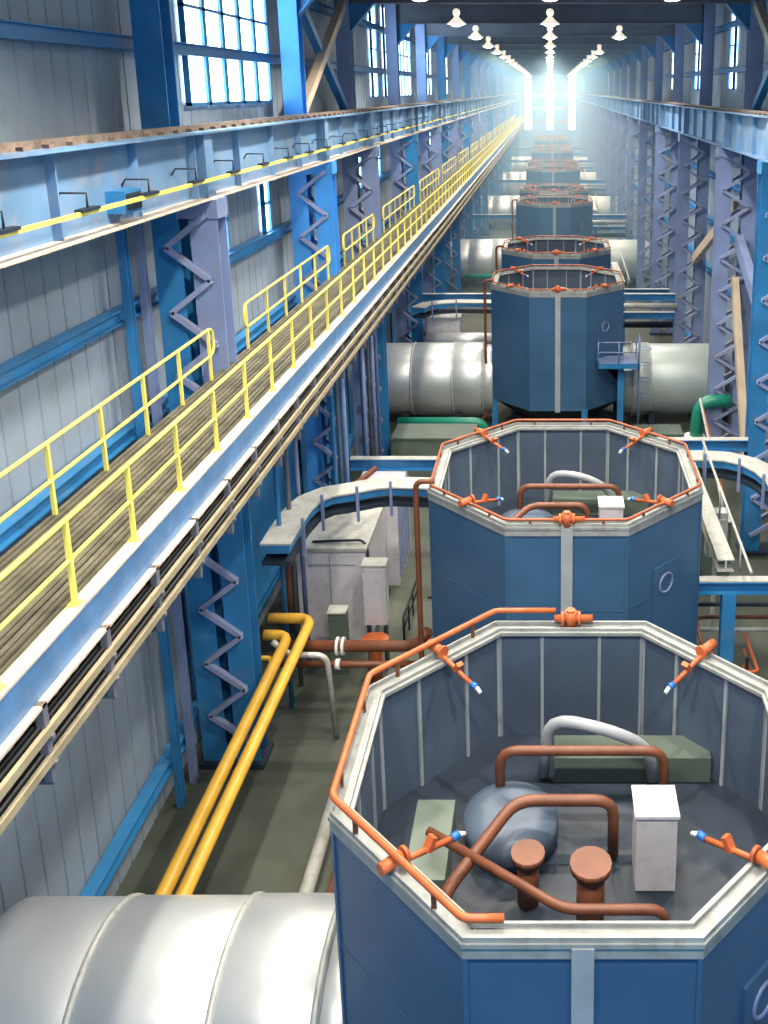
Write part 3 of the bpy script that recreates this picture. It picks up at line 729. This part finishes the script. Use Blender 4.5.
# low wall of lower bays: blue plinth pipes along the column line
for j, (x, y0) in enumerate(((-7.2, 31.5), (-7.15, 34.8), (-7.2, 37.0))):
    pipe('conduit', [(x, y0, 0), (x, y0, 9.6)], .08, M['lav'], 'vertical pale conduit by the left columns, %s from the camera' % ORD[j], 'conduit', group='vertical conduits')
for j in range(9):
    y0 = (23.6, 24.6, 25.6, 30.2, 31.0, 32.0, 35.2, 36.6, 38.4)[j]
    pipe('conduit', [(-7.3, y0, 0), (-7.3, y0, 8.6), (-6.6, y0, 9.0)], .07, (M['blue'], M['rooff'], M['lav'])[j % 3], 'thin %s riser conduit under the walkway, %s from the camera' % (('blue', 'grey', 'lavender')[j % 3], ORD[j]), 'conduit', bend=.3, n=8, group='riser conduits under the walkway')
pipe('service_pipe', [(-5.2, 3, .35), (-5.2, 20.4, .35)], .16, M['galv'], 'pale pipe along the floor left of the nearest stack')
pipe('service_pipe', [(-4.7, 3, .25), (-4.7, 20.8, .25)], .1, M['rust'], 'brown pipe along the floor left of the nearest stack')

# ------------------------------------------------------------------ pendant lamps
LZ = CZ+3.1
def make_lamp():
    t = thing('pendant_lamp', (0, 0, LZ), 'x', 'lamp')
    MB().lathe([(.1,.34),(.13,.3),(.22,.2),(.36,.08),(.46,.0),(.46,-.03),(.43,-.03),(.3,.08),(.1,.2)], (0,0,LZ), 20).build('shade', M['glowshade'], t)
    MB().lathe([(.06,.2),(.22,.14),(.32,.02),(.24,-.08),(.05,-.12)], (0,0,LZ), 16).build('bulb', M['bulb'], t)
    MB().lathe([(.05,.34),(.1,.36),(.17,.42),(.18,.56),(.14,.66),(.05,.7)], (0,0,LZ), 16).build('cap', M['glowshade'], t)
    MB().cyl((0,0,LZ+.68),(0,0,22.4),.02,6).build('stem', M['dark'], t)
    ld = bpy.data.lights.new('lamp_light', 'SPOT'); ld.energy = LAMP_W; ld.color = (1,.91,.76); ld.spot_size = R_(142); ld.spot_blend = .6; ld.shadow_soft_size = .25
    lo = bpy.data.objects.new('lamp_light', ld); COL.objects.link(lo); lo.parent = t; lo.location = (0,0,-.22)
    return t
R_ = math.radians
LAMP_W = 3300
lamp = make_lamp(); first = True
LY = [4.5, 14.5, 24.5, 34.5, 47.8] + [60+12.0*q for q in range(14)]  # fourth position is added out of view to brighten the darker stretch ahead
for x, row, skip in ((-4.5, 'left', ()), (0, 'middle', ()), (4.2, 'right', (4, 6))):
    for k, y in enumerate(LY):
        if k in skip: continue
        lab = 'glowing pendant lamp in the %s row, %s from the camera' % (row, ORD[k-4]) if k > 3 else 'unseen pendant lamp of the %s row hung overhead above the view, %s ahead' % (row, ORD[k])
        if first: lamp.location = (x, y, LZ); lamp['label'] = lab; lamp['group'] = row+' row of pendant lamps'; first = False
        else: dup(lamp, (x, y, LZ), lab, row+' row of pendant lamps')

# ------------------------------------------------------------------ haze
hz = MB().box(-9.05, 9.05, 62, END-.3, .02, 22.05)
hm = bpy.data.materials.new('hall_haze'); hm.use_nodes = True
nt = hm.node_tree; nt.nodes.clear()
out = nt.nodes.new('ShaderNodeOutputMaterial'); vs = nt.nodes.new('ShaderNodeVolumeScatter')
vs.inputs['Color'].default_value = (.46,.76,1,1); vs.inputs['Density'].default_value = .0078; vs.inputs['Anisotropy'].default_value = .4
nt.links.new(vs.outputs['Volume'], out.inputs['Volume'])
ho = hz.build('haze', hm); tag(ho, 'bluish haze filling the far length of the hall', 'haze', None, 'stuff')

# ------------------------------------------------------------------ world, camera, view
w = bpy.data.worlds.new('World'); SC.world = w; w.use_nodes = True
bg = w.node_tree.nodes['Background']; bg.inputs['Color'].default_value = (.12,.54,1,1); bg.inputs['Strength'].default_value = 1.0
cam = bpy.data.cameras.new('Camera'); co = bpy.data.objects.new('Camera', cam); COL.objects.link(co)
co.location = (0, 0, CZ); co.rotation_euler = (PI/2 - math.atan(.24), 0, 0)
cam.sensor_fit = 'HORIZONTAL'; cam.sensor_width = 36; cam.lens = 36*950/768
cam.shift_x = -166/768; cam.shift_y = -194/768; cam.clip_end = 600; cam.clip_start = .1
SC.camera = co
for o in bpy.data.objects:
    if '_o' in o: del o['_o']
SC.view_settings.view_transform = 'Standard'; SC.view_settings.look = 'None'; SC.view_settings.gamma = 1
SC.view_settings.exposure = 0.15; SC.view_settings.use_curve_mapping = False
SC.cycles.use_denoising = True; SC.cycles.max_bounces = 6; SC.cycles.volume_bounces = 1
SC.cycles.sample_clamp_indirect = 6
